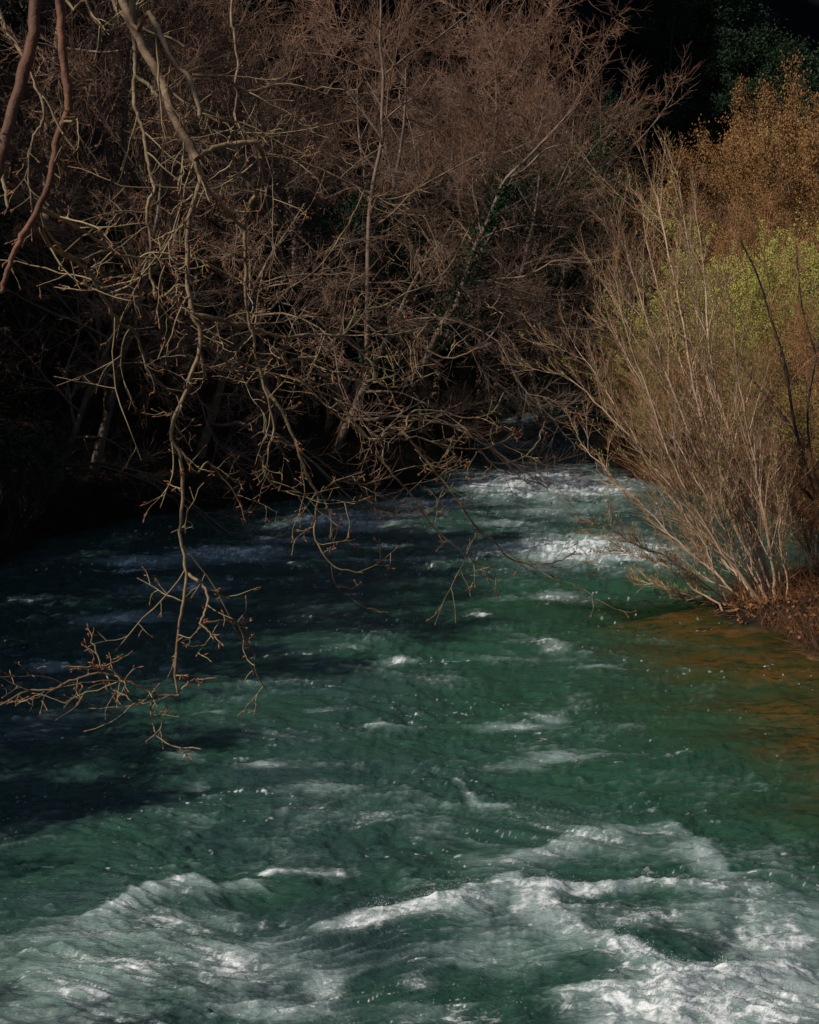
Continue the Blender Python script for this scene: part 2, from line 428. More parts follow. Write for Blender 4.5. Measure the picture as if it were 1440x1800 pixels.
def river_fields(X, Y):
    fo, hu = foam_fields(X, Y)
    # flow comes towards the camera, slightly to the left: swirl the coordinates a little
    wx = X + .5 * fbm(X * .35, Y * .35, 71, 2); wy = Y + .5 * fbm(X * .35 + 9, Y * .35, 72, 2)
    rough = .35 + fo * 1.0
    z = .050 * fbm(wx * .45, wy * .8, 1, 3)
    c1 = ridged(wx * 1.35, wy * 4.6, 3, 4); c2 = ridged(wx * 3.2, wy * 11.0, 4, 3)
    z = z + .036 * (ridged(wx * .8, wy * 1.7, 2, 3) - .8) * (.8 + .4 * fo)
    z = z + .026 * (c1 - .8) * (1 - .6 * np.minimum(fo, 1))
    z = z + .019 * (c2 - .6) * (1 - .45 * np.minimum(fo, 1))
    z = z + .016 * np.minimum(fo, 1) ** 2 * (fbm(wx * 9, wy * 12, 81, 3, .65) + .6 * np.abs(gnoise(wx * 26, wy * 30, 85)))
    fine = gnoise(wx * 9, wy * 24, 6) * .5 + gnoise(wx * 20, wy * 46, 7) * .3
    z = z + .0055 * fine * (.8 + 1.2 * fo)
    # torn crests of the humps
    tear = .5 + .6 * fbm(wx * 2.3, wy * 2.6, 8, 4)
    z = z + hu * .32 * (.88 + .16 * tear) + .010 * fo * fbm(wx * 3.2, wy * 3.2, 12, 4)
    edge = np.minimum(X - xl(Y), xr(Y) - X)
    z = z * (.35 + .65 * sstep(-.2, 1.6, edge))
    # foam seen at vertices: broad amount broken by streaks
    streak = fbm(wx * 1.3, wy * 2.6, 21, 5, .6) + .5 * (ridged(wx * 2.2, wy * 4.2, 23, 3) - 1.0) * .6
    lace = np.clip(ridged(wx * 3.5, wy * 6.0, 27, 4) - 1.05, 0, 1)
    crest = sstep(*np.quantile(c1[::9, ::9], (.55, .985)), c1) * .6 + sstep(*np.quantile(c2[::9, ::9], (.6, .985)), c2) * .5
    patch = sstep(-.35, .5, fbm(X * .45, Y * .7, 43, 3) + .3 * fo)
    thin = ridged(wx * 1.1 + .5 * gnoise(wx * 3, wy * 3, 46), wy * 6.5, 44, 4, .6)
    tick = sstep(-.25, .5, gnoise(wx * 6, wy * 16, 47) + .3)
    q1 = np.quantile(thin[::9, ::9], (.90, .985))
    fleck = sstep(*q1, thin) * patch * tick
    th2 = ridged(wx * 3.2 + .5 * gnoise(wx * 5, wy * 5, 56), wy * 15, 54, 3, .6)
    fleck2 = sstep(*np.quantile(th2[::9, ::9], (.93, .995)), th2) * patch * sstep(.0, .6, gnoise(wx * 1.4, wy * 4, 57) + .3)
    w2x = wx + .12 * fbm(wx * 3, wy * 3, 48, 2); w2y = wy + .10 * fbm(wx * 3 + 4, wy * 3, 49, 2)
    l1 = np.clip((ridged(w2x * 4.2, w2y * 8.5, 27, 4, .65) - .55) / 1.5, 0, 1)
    foam = np.clip(fo * 1.15 + streak * .50 - .25, 0, 1) * (.24 + 1.05 * l1) + .38 * fleck + .75 * fleck2 + .16 * sstep(.75, 1.05, crest) * patch  # flecks and crest term also paint small ripple highlights into the foam
    milk = np.clip(-.03 + .34 * crest + fo * 1.1 + .30 * fbm(wx * .8, wy * 1.2, 51, 3), 0, 1)  # aerated water, plus light glowing through crests painted in
    clear = sstep(4.2, .8, edge + .9 * fbm(X * .5, Y * .9, 61, 3)) * (X > 0) * sstep(23, 21.5, Y)
    shal = sstep(8.0, 1.5, edge + 1.2 * fbm(X * .3, Y * .4, 63, 2)) * (X > -1) * sstep(27, 22, Y) * sstep(9, 13, Y)
    return z, np.clip(foam, 0, 1), milk, clear, shal

def river_grid():
    # rows closer together near the bridge, columns closer in the middle of the channel
    n = 760
    yn, yf = 6.5, 66.0
    t = np.linspace(1 / yf, 1 / yn, n)[::-1]
    ys = np.concatenate([1 / t, np.linspace(67, 110, 40)])
    u = np.concatenate([np.linspace(-1, -.62, 40), np.linspace(-.615, .615, 620), np.linspace(.62, 1, 40)])
    hw = 3.0 + ys * .47
    hw = np.clip(hw, 0, 40)
    X = u[None, :] * hw[:, None] * np.where(np.abs(u) > .62, 1 + (np.abs(u) - .62) * 3.0, 1)[None, :]
    Y = np.broadcast_to(ys[:, None], X.shape).copy()
    return X, Y
X, Y = river_grid()
cx = np.interp(Y, [0, 33, 50, 66, 110], [0, 1.5, 4, 8, 26])
X = X + cx * sstep(30, 60, Y)
Z, FO, MI, CL, SH = river_fields(X, Y)
ny, nx = X.shape
co = np.stack([X, Y, Z], -1).reshape(-1, 3)
i = (np.arange(ny - 1)[:, None] * nx + np.arange(nx - 1)[None, :]).ravel()
fc = np.stack([i, i + 1, i + nx + 1, i + nx], -1)

wm, nt, b = new_mat("river water")
def attr(nm):
    a = nt.nodes.new("ShaderNodeAttribute"); a.attribute_name = nm; return a.outputs["Fac"]
aF, aM, aC, aS = attr("foam"), attr("milk"), attr("clear"), attr("shallow")
nA = noise_n(nt, 10, 9, .78, stretch=(.7, 1.9, 1), dist=.5)
nB = noise_n(nt, 55, 5, .7, stretch=(1, 1.4, 1))
nC = noise_n(nt, .55, 5, .6, stretch=(1, 1.5, 1))
brk = math_n(nt, 'ADD', math_n(nt, 'MULTIPLY', math_n(nt, 'SUBTRACT', nA, .5), 1.3), math_n(nt, 'MULTIPLY', math_n(nt, 'SUBTRACT', nB, .5), .9))
ff = math_n(nt, 'ADD', aF, math_n(nt, 'MULTIPLY', brk, 1.0))
ff = maprange(nt, ff, .12, .92)
ff = math_n(nt, 'MULTIPLY', ff, maprange(nt, aF, .03, .25))
deep = mixrgb(nt, maprange(nt, nC, .30, .70), (.026, .052, .049), (.022, .062, .042))
milky = mixrgb(nt, maprange(nt, nC, .4, .6), (.27, .33, .32), (.20, .28, .255))
deep = mixrgb(nt, math_n(nt, 'MULTIPLY', aS, .8), deep, (.019, .070, .034))
body = mixrgb(nt, maprange(nt, aM, .05, .85, 0, .85), deep, milky)
body = mixrgb(nt, math_n(nt, 'MULTIPLY', aC, .3), body, (.06, .11, .02))
col = mixrgb(nt, ff, body, (.74, .77, .76))
nt.links.new(col, b.inputs["Base Color"])
nt.links.new(maprange(nt, ff, 0, .8, .07, .6), b.inputs["Roughness"])
b.inputs["IOR"].default_value = 1.333
bp = nt.nodes.new("ShaderNodeBump"); bp.inputs["Distance"].default_value = .035; bp.inputs["Strength"].default_value = .85
hgt = math_n(nt, 'ADD', noise_n(nt, 11, 6, .62, stretch=(.5, 1.8, 1), dist=.5), math_n(nt, 'MULTIPLY', noise_n(nt, 42, 3, .6, stretch=(.6, 1.6, 1)), .35))
nt.links.new(math_n(nt, 'ADD', hgt, math_n(nt, 'MULTIPLY', ff, .25)), bp.inputs["Height"])
nt.links.new(bp.outputs[0], b.inputs["Normal"])
tr = nt.nodes.new("ShaderNodeBsdfTransparent"); tr.inputs[0].default_value = (.70, .62, .44, 1)
mx = nt.nodes.new("ShaderNodeMixShader")
nt.links.new(math_n(nt, 'MULTIPLY', math_n(nt, 'MULTIPLY', aC, .74), math_n(nt, 'SUBTRACT', 1.0, ff, True)), mx.inputs[0])
nt.links.new(b.outputs[0], mx.inputs[1]); nt.links.new(tr.outputs[0], mx.inputs[2])
nt.links.new(mx.outputs[0], nt.nodes["Material Output"].inputs[0])
wme = raw_mesh("river_water", co, fc, 4, wm)
for nm, A in (("foam", FO), ("milk", MI), ("clear", CL), ("shallow", SH)):
    a = wme.attributes.new(nm, 'FLOAT', 'POINT'); a.data.foreach_set("value", A.astype(np.float32).ravel())
river = link("river_water", wme); tag(river, kind='structure')

# spray thrown off the breaking crests
rs = np.random.default_rng(5)
w = (FO ** 4 * (FO > .45) * (np.abs(X - cx) < 12) * (Y < 22) * np.maximum(Z, 0.01)).ravel()
idx = rs.choice(len(w), 7000, p=w / w.sum())
c0 = co[idx] + np.stack([rs.normal(0, .03, 7000), rs.normal(0, .04, 7000), rs.exponential(.022, 7000) + .004], -1)
rad = rs.uniform(.0012, .0026, 7000) * (1 + c0[:, 1] / 60)
octv = np.array([(1, 0, 0), (-1, 0, 0), (0, 1, 0), (0, -1, 0), (0, 0, 1), (0, 0, -1)], float)
octf = np.array([(0, 2, 4), (2, 1, 4), (1, 3, 4), (3, 0, 4), (2, 0, 5), (1, 2, 5), (3, 1, 5), (0, 3, 5)])
sv = (c0[:, None, :] + octv[None] * rad[:, None, None]).reshape(-1, 3)
sf = (octf[None] + (np.arange(7000) * 6)[:, None, None]).reshape(-1, 3)
dm, nt, b = new_mat("white water droplet")
b.inputs["Base Color"].default_value = (.8, .82, .82, 1); b.inputs["Roughness"].default_value = .15
tag(link("river_spray", raw_mesh("river_spray", sv, sf, 3, dm)), 'fine white spray droplets thrown up along the breaking wave crests', 'spray', kind='stuff')

# ------------------------------------------------------------------ tree builders (prototypes near the origin, then copied)
def tree_bare(seed, height=9.0, spread=1.0, lean=(0.35, 0.0), mat_t=M_grey_bark, mat_c=M_twig_brown, n_limb=9, droop=-0.15, tw=1.0, trunks=1, side=(0, 0, 0), n2=6, n3=8, n4=8):
    """bare tree: returns (trunk mesh object, crown mesh object)"""
    rg = np.random.default_rng(seed)
    t = Tubes(); cr = Tubes()
    st = np.zeros((trunks, 3)) + rg.normal(0, .15, (trunks, 3)) * [1, 1, 0]; st[:, 2] = -.3
    d = np.array([[lean[0], lean[1], 1.0]]) + rg.normal(0, .22 if trunks > 1 else .05, (trunks, 3))
    P, R = grow(st, d, height * rg.uniform(.8, 1, trunks), .016 * height, 14, .06, (lean[0] * .4, lean[1] * .4, .3), .12, rg)
    R[:, 0] *= 1.3
    t.add(P, R, 8)
    P1, R1 = sprout(P, R, n_limb, .15, 1, .95, .25, .55 * spread, .25, .55, 9, .13, (0, 0, droop), .25, rg, side=side)
    t.add(P1, R1, 5)
    P2, R2 = sprout(P1, R1, n2, .15, 1, .75, .25, .50, .3, .55, 6, .14, (0, 0, droop * 1.2), .3, rg, .011 * tw)
    t.add(P2, R2, 4)
    P3_, R3 = sprout(P2, R2, n3, .1, 1, .7, .3, .55, .3, .6, 5, .15, (0, 0, .05), .35, rg, .0074 * tw)
    cr.add(P3_, R3, 3)
    P4, R4 = sprout(P3_, R3, n4, .1, 1, .6, .3, .60, .35, .7, 4, .16, (0, 0, .25), .4, rg, .0056 * tw)
    cr.add(P4, R4, 3)
    a = t.build("trunk", mat_t); c = cr.build("crown", mat_c); c['kind'] = 'stuff'
    return a, c, P4

def shrub(seed, n=16, height=4.0, fan=.45, mat_s=M_grey_bark, mat_c=M_twig_brown, lean=(0, 0), n2=7, n3=6, n4=4, tw=1.0, base=.35, leafm=None, nleaf=0, leafsz=(.07, .025), leaftop=False, spread=.03):
    rg = np.random.default_rng(seed)
    s = Tubes(); cr = Tubes()
    a = rg.uniform(0, 2 * PI, n); q = np.sqrt(rg.random(n))
    st = np.stack([np.cos(a) * q * base, np.sin(a) * q * base, np.full(n, -.15)], -1)
    d = np.stack([np.cos(a) * q * fan + lean[0], np.sin(a) * q * fan + lean[1], np.ones(n)], -1)
    P, R = grow(st, d, height * rg.uniform(.7, 1.05, n), .0045 * height * tw, 10, .06, (lean[0] * .3, lean[1] * .3, .15), .22, rg)
    s.add(P, R, 5)
    P1, R1 = sprout(P, R, n2, .2, 1, .45, .15, .42, .3, .6, 6, .08, (0, 0, .45), .3, rg, .006 * tw)
    s.add(P1, R1, 4)
    P2, R2 = sprout(P1, R1, n3, .1, 1, .45, .2, .5, .3, .65, 5, .09, (0, 0, .35), .35, rg, .0045 * tw)
    cr.add(P2, R2, 3)
    P3_, R3 = sprout(P2, R2, n4, .1, 1, .5, .2, .55, .3, .7, 4, .12, (0, 0, .25), .4, rg, .0036 * tw)
    cr.add(P3_, R3, 3)
    out = [s.build("stems", mat_s), tag(cr.build("twigs", mat_c), kind="stuff")]
    if leafm:
        tips = np.concatenate([P3_[:, 1:].reshape(-1, 3), P2[:, 2:].reshape(-1, 3)])
        w = np.ones(len(tips))
        if leaftop: w = np.clip((tips[:, 2] / height - .55) * 3, 0.02, 1) ** 1.5
        k = rg.choice(len(tips), nleaf, p=w / w.sum())
        q = Quads(); q.add(tips[k] + rg.normal(0, spread, (nleaf, 3)), rg.normal(0, .6, (nleaf, 3)) + [0, 0, .8], leafsz[0] * rg.uniform(.6, 1.3, nleaf), leafsz[1] * rg.uniform(.7, 1.2, nleaf), rg)
        out.append(tag(q.build("leaves", leafm), kind="stuff"))
    return out

def evergreen(seed, height=8, w=3.0, n=60000, mat=M_leaf_dark, sz=.125):
    rg = np.random.default_rng(seed)
    t = Tubes()
    P, R = grow(np.array([[0, 0, -.3]]), [[.05, .02, 1]], height, .018 * height, 10, .04, (0, 0, .2), .15, rg)
    P1, R1 = sprout(P, R, 34, .12, 1, 1.1, .25, .45, .25, .5, 7, .12, (0, 0, .3), .25, rg)
    P2, R2 = sprout(P1, R1, 7, .2, 1, .7, .25, .45, .3, .6, 5, .15, (0, 0, .1), .3, rg, .006)
    t.add(P, R * .6, 8); t.add(P1, R1 * .6, 4)
    k = rg.integers(0, len(P2), n); j = rg.integers(1, 5, n)
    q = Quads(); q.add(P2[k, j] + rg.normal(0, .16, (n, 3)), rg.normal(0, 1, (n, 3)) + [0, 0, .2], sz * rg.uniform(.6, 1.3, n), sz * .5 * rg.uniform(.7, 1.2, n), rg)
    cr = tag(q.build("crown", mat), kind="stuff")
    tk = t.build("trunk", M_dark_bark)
    return [tk, cr]

proto_objs = {}
def place(kind, name, label, cat, x, y, s=1.0, rz=0.0, group=None, sink=0.0, z=None, sz=None):
    """first use of a prototype takes its own meshes, later uses copy each part"""
    zz = float(terrain(x, y)) if z is None else z
    th = thing(name, label, cat, (x, y, zz - sink), group)
    th.rotation_euler = (0, 0, rz); th.scale = (s, s, s * (sz or 1))
    parts, used = proto_objs[kind]
    for p in parts:
        o = p
        if used: 
            o = p.copy(); sc.collection.objects.link(o)
        o.parent = th
    proto_objs[kind] = (parts, True)
    return th

for nm, kw in {
    'bareA': dict(seed=1, height=9, lean=(.30, -.1), n_limb=13, droop=-.2, mat_c=M_twig_brown),
    'bareB': dict(seed=2, height=10, lean=(.15, -.05), n_limb=14, droop=.1, mat_c=M_twig_grey),
    'bareC': dict(seed=3, height=8, lean=(.5, -.2), n_limb=13, droop=-.55, spread=1.2, mat_c=M_twig_grey, side=(.5, -.4, 0)),
    'bareD': dict(seed=4, height=9, lean=(.1, 0), n_limb=12, droop=.35, trunks=2, n2=5, mat_c=M_twig_brown),
}.items():
    a, c, _ = tree_bare(**kw)
    proto_objs[nm] = ([a, c], False)
proto_objs['shrubBrown'] = (shrub(21, 18, 4.5, .7, mat_c=M_twig_rust, n2=7, n3=6, n4=4, leafm=M_leaf_rust, nleaf=26000, leafsz=(.05, .02), spread=.05), False)
proto_objs['shrubOlive'] = (shrub(22, 18, 4.8, .75, mat_c=M_twig_rust, n2=7, n3=6, n4=4, leafm=M_leaf_olive, nleaf=38000, leafsz=(.055, .022), spread=.06), False)
proto_objs['shrubCatkin'] = (shrub(23, 20, 5.0, .7, mat_c=M_twig_orange, n2=8, n3=6, n4=4, leafm=M_catkin, nleaf=30000, leafsz=(.055, .022), leaftop=True), False)
proto_objs['shrubOrange'] = (shrub(24, 24, 5.2, 1.15, mat_c=M_twig_orange, n2=9, n3=8, n4=4, tw=1.5, leafm=M_twig_orange, nleaf=60000, leafsz=(.06, .026), leaftop=True, spread=.09), False)
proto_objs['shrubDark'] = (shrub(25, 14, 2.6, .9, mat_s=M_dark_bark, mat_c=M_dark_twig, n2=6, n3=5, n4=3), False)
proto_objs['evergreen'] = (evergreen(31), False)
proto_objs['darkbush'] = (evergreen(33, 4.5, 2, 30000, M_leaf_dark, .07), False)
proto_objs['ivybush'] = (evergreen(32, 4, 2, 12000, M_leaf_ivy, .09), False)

G1 = 'bare trees crowding the left bank'
def T(kind, px, d, s, label, rz=0.0, sink=0.2, name='bare_tree', cat='tree', group=G1, sz=None, dy=0):
    """tree whose foot stands at forward distance d below photo column px"""
    x = (px - 720) / F * d
    return place(kind, name, label, cat, x, d + dy, s, rz, group, sink, sz=sz)

# front row on the left bank, overhanging the water
T('bareC', 60, 30.5, .80, 'low bare tree in black shade at left edge of water', .2)
T('bareA', 150, 31.5, .95, 'bare twiggy tree behind the two thick reddish limbs', .5)
T('bareC', 330, 34, .95, 'bare spreading tree behind long hanging central branch', -.1)
T('bareB', 470, 36.5, .95, 'grey twigged bare tree left of the straight pole trunk', 2.0)
T('bareC', 560, 37, .95, 'drooping bare tree with level twigs low over left water', .3)
T('bareC', 700, 42, 1.0, 'bare tree with level branches above the dark river gap', -.3)
T('bareA', 820, 47, 1.15, 'bare brown tree just right of the leaning pale trunk', .1)
T('bareC', 900, 50, 1.1, 'bare tree drooping over the dark bend of the river', .5)
T('bareA', 960, 58, 1.1, 'bare tree standing left of the narrow dark trunk', 3.6)
# second and third row up the slope
T('bareB', 0, 38, 1.15, 'bare tree at far left edge of the upper thicket', 1.0)
T('bareD', 190, 40, 1.2, 'bare brown tree high behind the upper left limbs', .7)
T('bareB', 350, 43, 1.2, 'grey bare tree high behind the forked hanging branch', 2.4)
T('bareD', 500, 44, 1.2, 'reddish brown bare tree at top left of centre', 1.9)
T('bareA', 600, 46, 1.25, 'large warm brown crown left of the pole trunk top', -.6)
T('bareB', 760, 50, 1.3, 'grey brown rounded crown right of the pole trunk top', .3)
T('bareD', 860, 55, 1.3, 'reddish bare crown at top centre of the thicket', 2.9)
T('bareA', 930, 60, 1.5, 'broad bare crown below the evergreen at the top', .9)
T('bareB', 1020, 64, 1.2, 'bare crown with fanned twigs beside the dark cliff', 4.0)
T('bareD', 1080, 62, .9, 'right end crown of the thicket sloping to the gap', 1.2)
T('bareB', 100, 50, 1.3, 'bare tree on the slope at the top left corner', 5.0)
T('bareD', 300, 54, 1.35, 'bare tree on the slope above the left limbs', 3.3)
T('bareB', 520, 58, 1.35, 'bare tree at top edge between hanging limb and pole trunk', 1.4)
T('bareA', 700, 62, 1.5, 'bare tree at top edge above the pole trunk', 2.2)
T('bareD', 840, 68, 1.85, 'bare tree at the top edge right of centre', 4.4)
T('bareB', 950, 72, 1.55, 'hazy brown crown at top edge next to evergreen', .2)
# small separate tree right of the mass and the pale one below it
T('bareD', 1180, 60, .75, 'small upright bare tree standing against the dark cliff', 5.2, group=None)
T('bareB', 1110, 52, .62, 'small mauve grey tree hazy behind the riverside willow', 1.1, group=None)

# understorey along the left waterline
G2 = 'bare shrubs along the left waterline'
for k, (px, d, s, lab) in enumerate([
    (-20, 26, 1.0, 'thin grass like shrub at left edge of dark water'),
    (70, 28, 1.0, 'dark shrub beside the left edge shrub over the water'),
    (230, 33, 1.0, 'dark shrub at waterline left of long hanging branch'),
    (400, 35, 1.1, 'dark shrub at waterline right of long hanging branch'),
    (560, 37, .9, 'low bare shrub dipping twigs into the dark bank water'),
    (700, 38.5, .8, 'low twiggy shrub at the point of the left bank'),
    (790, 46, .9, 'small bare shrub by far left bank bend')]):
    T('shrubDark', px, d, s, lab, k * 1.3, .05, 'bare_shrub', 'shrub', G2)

# evergreens and green clumps
G4 = 'dark evergreen bushes under the bare trees'
for k, (px, d, s, lab) in enumerate([
    (20, 33, .9, 'black evergreen bush under the trees at the left edge'),
    (170, 36, .95, 'black evergreen bush under the trees left of the long branch'),
    (300, 37, .9, 'black evergreen bush behind the long hanging branch'),
    (430, 39, 1.0, 'black evergreen bush right of the long hanging branch'),
    (560, 41, 1.3, 'dark evergreen bush low behind the level branches'),
    (660, 43, 1.5, 'dark evergreen bush at the foot of the pole trunk'),
    (740, 46, 1.5, 'dark evergreen bush behind the foot of the leaning trunk'),
    (830, 51, 1.8, 'dark evergreen bush in the black hollow over the river bend'),
    (900, 58, 2.2, 'dark evergreen bush right of the black hollow'),
    (970, 64, 2.3, 'dark evergreen bush closing the far river bend'),
    (1060, 68, 2.2, 'dark evergreen bush behind the hazy grey tree')]):
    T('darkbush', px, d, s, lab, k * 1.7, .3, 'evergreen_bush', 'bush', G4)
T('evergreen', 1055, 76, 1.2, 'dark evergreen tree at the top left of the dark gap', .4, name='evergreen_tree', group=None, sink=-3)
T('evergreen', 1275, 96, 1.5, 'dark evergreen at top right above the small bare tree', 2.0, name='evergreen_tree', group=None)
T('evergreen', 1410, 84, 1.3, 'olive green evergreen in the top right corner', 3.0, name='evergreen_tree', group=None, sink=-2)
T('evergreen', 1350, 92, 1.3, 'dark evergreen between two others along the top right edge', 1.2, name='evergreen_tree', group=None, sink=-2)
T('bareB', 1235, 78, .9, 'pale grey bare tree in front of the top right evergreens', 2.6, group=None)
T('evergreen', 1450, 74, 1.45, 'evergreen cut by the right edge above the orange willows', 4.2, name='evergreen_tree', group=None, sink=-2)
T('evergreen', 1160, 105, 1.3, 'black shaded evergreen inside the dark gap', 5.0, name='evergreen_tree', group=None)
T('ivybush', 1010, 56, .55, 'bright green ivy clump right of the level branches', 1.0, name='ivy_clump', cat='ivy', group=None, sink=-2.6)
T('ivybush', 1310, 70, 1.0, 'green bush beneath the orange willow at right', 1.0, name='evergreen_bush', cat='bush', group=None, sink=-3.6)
T('bareB', 1300, 80, 1.1, 'pale bare tree above the green bush at top right', 1.0, group=None)

# right bank shrubs
G3 = 'budding shrubs on the right bank'
def S(kind, x, y, s, label, rz, name='budding_shrub', sz=None, group=G3, sink=.05):
    return place(kind, name, label, 'shrub', x, y, s, rz, group, sink, sz=sz)
S('shrubBrown', 6.9, 23.0, .42, 'small russet shrub on the bank just right of the willow foot', 2.0)
S('shrubBrown', 7.4, 24.4, .58, 'russet shrub filling the gap beyond the willow foot', 4.6)
S('shrubBrown', 9.0, 24.6, .62, 'rust brown shrub low at right edge behind the willow foot', .3)
S('shrubOlive', 9.6, 27.0, .80, 'olive budded shrub at right edge behind the dark stems', 1.2)
S('shrubBrown', 10.0, 30.0, .88, 'tall brown shrub cut by the right edge at mid height', 2.1)
S('shrubOlive', 8.9, 32.0, .82, 'olive shrub just behind the upper willow stems', 3.1)
S('shrubBrown', 7.9, 34.0, .72, 'rust shrub behind the middle of the willow', 4.0)
S('shrubOlive', 7.0, 36.0, .66, 'olive shrub behind the left half of the willow', 5.1)
S('shrubBrown', 6.4, 39.5, .62, 'small brown shrub right beside the far rapids', .9)
S('shrubOlive', 7.6, 41.5, .78, 'olive shrub hidden behind the pale willow tips', 2.2)
S('shrubCatkin', 8.5, 36.0, .90, 'yellow green catkin bush leftmost of the three', .4)
S('shrubCatkin', 9.5, 36.3, 1.0, 'yellow green catkin bush between its two neighbours', 2.4)
S('shrubCatkin', 10.6, 36.6, 1.03, 'yellow green catkin bush at the right edge', 4.4)
S('shrubOlive', 10.2, 33.4, .86, 'olive brown shrub at right edge just under the catkins', 1.9)
S('shrubBrown', 11.2, 44, .95, 'brown willow tucked directly above the catkin bushes', 2.7)
S('shrubBrown', 13.0, 46, 1.05, 'mauve brown willow at right edge above the catkins', 3.5)
S('shrubOrange', 12.2, 52, .95, 'orange brown willow just left of the gap edge', 1.0)
S('shrubOrange', 14.2, 51, 1.0, 'orange brown willow low at the right edge', 2.0)
S('shrubOrange', 13.4, 60, 1.12, 'low orange willow beside the dark gap', 3.2)
S('shrubOrange', 15.2, 61, 1.42, 'orange willow crown stepping down towards the gap', 5.1)
S('shrubOrange', 17.0, 62, 1.68, 'tall bright orange willow near the top right corner', 4.1)
S('shrubOrange', 19.2, 63, 1.9, 'orange willow cut by the right edge, highest of its bank', .6)
# trees and shrubs out of frame that shade the left of the river
for k, (x, y, s) in enumerate([(-9.8, 20.5, .93), (-10.6, 15.0, .98), (-10.3, 10.5, .70), (-13.2, 33.5, 1.2), (-13.5, 18, .95), (-10.8, 22.7, .85), (-12.0, 24.5, .98), (-14.5, 11, .8), (-15.5, 38, 1.5), (-10.2, 5.5, .6), (-12.6, 28.5, .95), (-16.5, 30, 1.4)]):
    place('evergreen', 'evergreen_tree', ['dense evergreen half seen at the left edge beside the dark shrubs', 'dense evergreen just outside the left edge near the thick limbs', 'dense evergreen nearest the bridge on the left bank', 'dark evergreen at the left edge behind the twiggy crowns', 'tall evergreen one row back outside the left edge', 'evergreen between two others just outside the left edge', 'evergreen at the left waterline next to the leftmost bare trees', 'back row evergreen nearest the bridge', 'dark evergreen high on the slope beyond the left edge', 'short evergreen beside the bridge on the left bank', 'low evergreen at the left edge above the sedge', 'back row evergreen on the slope at the left edge', 'front row evergreen on the left bank, second from the bridge', 'front row evergreen in the middle of the left bank row', 'front row evergreen just before the left edge of view'][k], 'tree', x, y, s, k * 1.1, 'evergreens lining the near left bank', .2)

# ------------------------------------------------------------------ traced mid-distance trees
def traced_tree(name, label, cat, d, stems, seed, mat_t, mat_c, n2=9, n3=6, n4=5, lf=.5, tw=1.0, droop=0.0, foot=None, partname='limb', side=None, ang=.7, ldec=.5):
    rg = np.random.default_rng(seed)
    base = np.array(P3(*stems[0][0][0], d))
    th = thing(name, label, cat, tuple(base))
    cr = Tubes()
    for k, (pts, w0, w1) in enumerate(stems):
        p = smooth_path([P3(a, b_, d + (k * .12)) for a, b_ in pts], 3)
        if k == 0 and foot: p = np.vstack([np.array(foot), p])
        K = len(p); r = np.linspace(w0, w1, K) * .5 * d / F
        t = Tubes(); t.add(p, r, 7)
        t.build('trunk' if k == 0 else partname, mat_t, th, base)
        P1, R1 = sprout(p[None], r[None], n2, .15, 1, ang, .25, lf, .3, .5, 7, .12, (0, 0, droop), .3, rg, .008 * tw, side=side, ldec=ldec)
        cr.add(P1, R1, 4)
        P2, R2 = sprout(P1, R1, n3, .15, 1, .6, .25, .5, .3, .6, 5, .13, (0, 0, .1), .35, rg, .0055 * tw)
        cr.add(P2, R2, 3)
        P3_, R3 = sprout(P2, R2, n4, .1, 1, .6, .25, .55, .3, .7, 4, .14, (0, 0, .2), .4, rg, .0042 * tw)
        cr.add(P3_, R3, 3)
    cr.build('crown', mat_c, th, base)['kind'] = 'stuff'
    return th
traced_tree('bare_tree', 'slender bare tree with a straight pale pole trunk left of centre', 'tree', 33.5, [
    ([(645, 640), (646, 520), (648, 400), (653, 345), (659, 307), (671, 250), (671, 210), (674, 134), (668, 72), (670, 20), (668, -60)], 9, 4),
    ([(648, 405), (690, 375), (730, 335), (790, 300), (850, 268)], 5, 2),
    ([(673, 134), (720, 95), (750, 80), (810, 35), (850, 0)], 4, 2),
    ([(672, 215), (700, 190), (735, 165), (760, 130)], 3.5, 2),
    ([(668, 240), (640, 200), (610, 160)], 3, 1.5),
    ([(655, 340), (620, 330), (570, 350)], 3, 1.5)], 101, M_grey_bark, M_twig_brown, lf=.30)
traced_tree('leaning_tree', 'pale leaning forked tree with ivy over the dark river gap', 'tree', 36, [
    ([(745, 640), (762, 600), (781, 563), (799, 541), (818, 487), (836, 433), (857, 390), (875, 345), (890, 314), (925, 280), (965, 238), (1010, 190)], 11, 4),
    ([(818, 495), (850, 494), (880, 490), (922, 486), (955, 470), (980, 458), (1040, 462), (1090, 440)], 5, 2.5),
    ([(778, 614), (790, 575), (800, 535), (812, 500)], 4, 4),
    ([(890, 314), (920, 300), (960, 262), (1000, 255)], 5, 2),
    ([(820, 520), (870, 540), (920, 555), (975, 575), (1050, 580)], 4.5, 2),
    ([(845, 420), (880, 405), (930, 395), (1000, 400)], 3.5, 1.5)], 102, M_grey_bark, M_twig_grey, lf=.28, n2=8)
traced_tree('bare_tree', 'narrow dark trunk rising from the far bank beside the willow', 'tree', 50, [
    ([(988, 700), (990, 600), (992, 550), (988, 500), (984, 460), (980, 400)], 10, 6),
    ([(985, 470), (1040, 440), (1100, 430)], 4, 2),
    ([(988, 560), (940, 540), (880, 545)], 4, 2)], 103, M_grey_bark, M_twig_grey, lf=.4, tw=1.2)

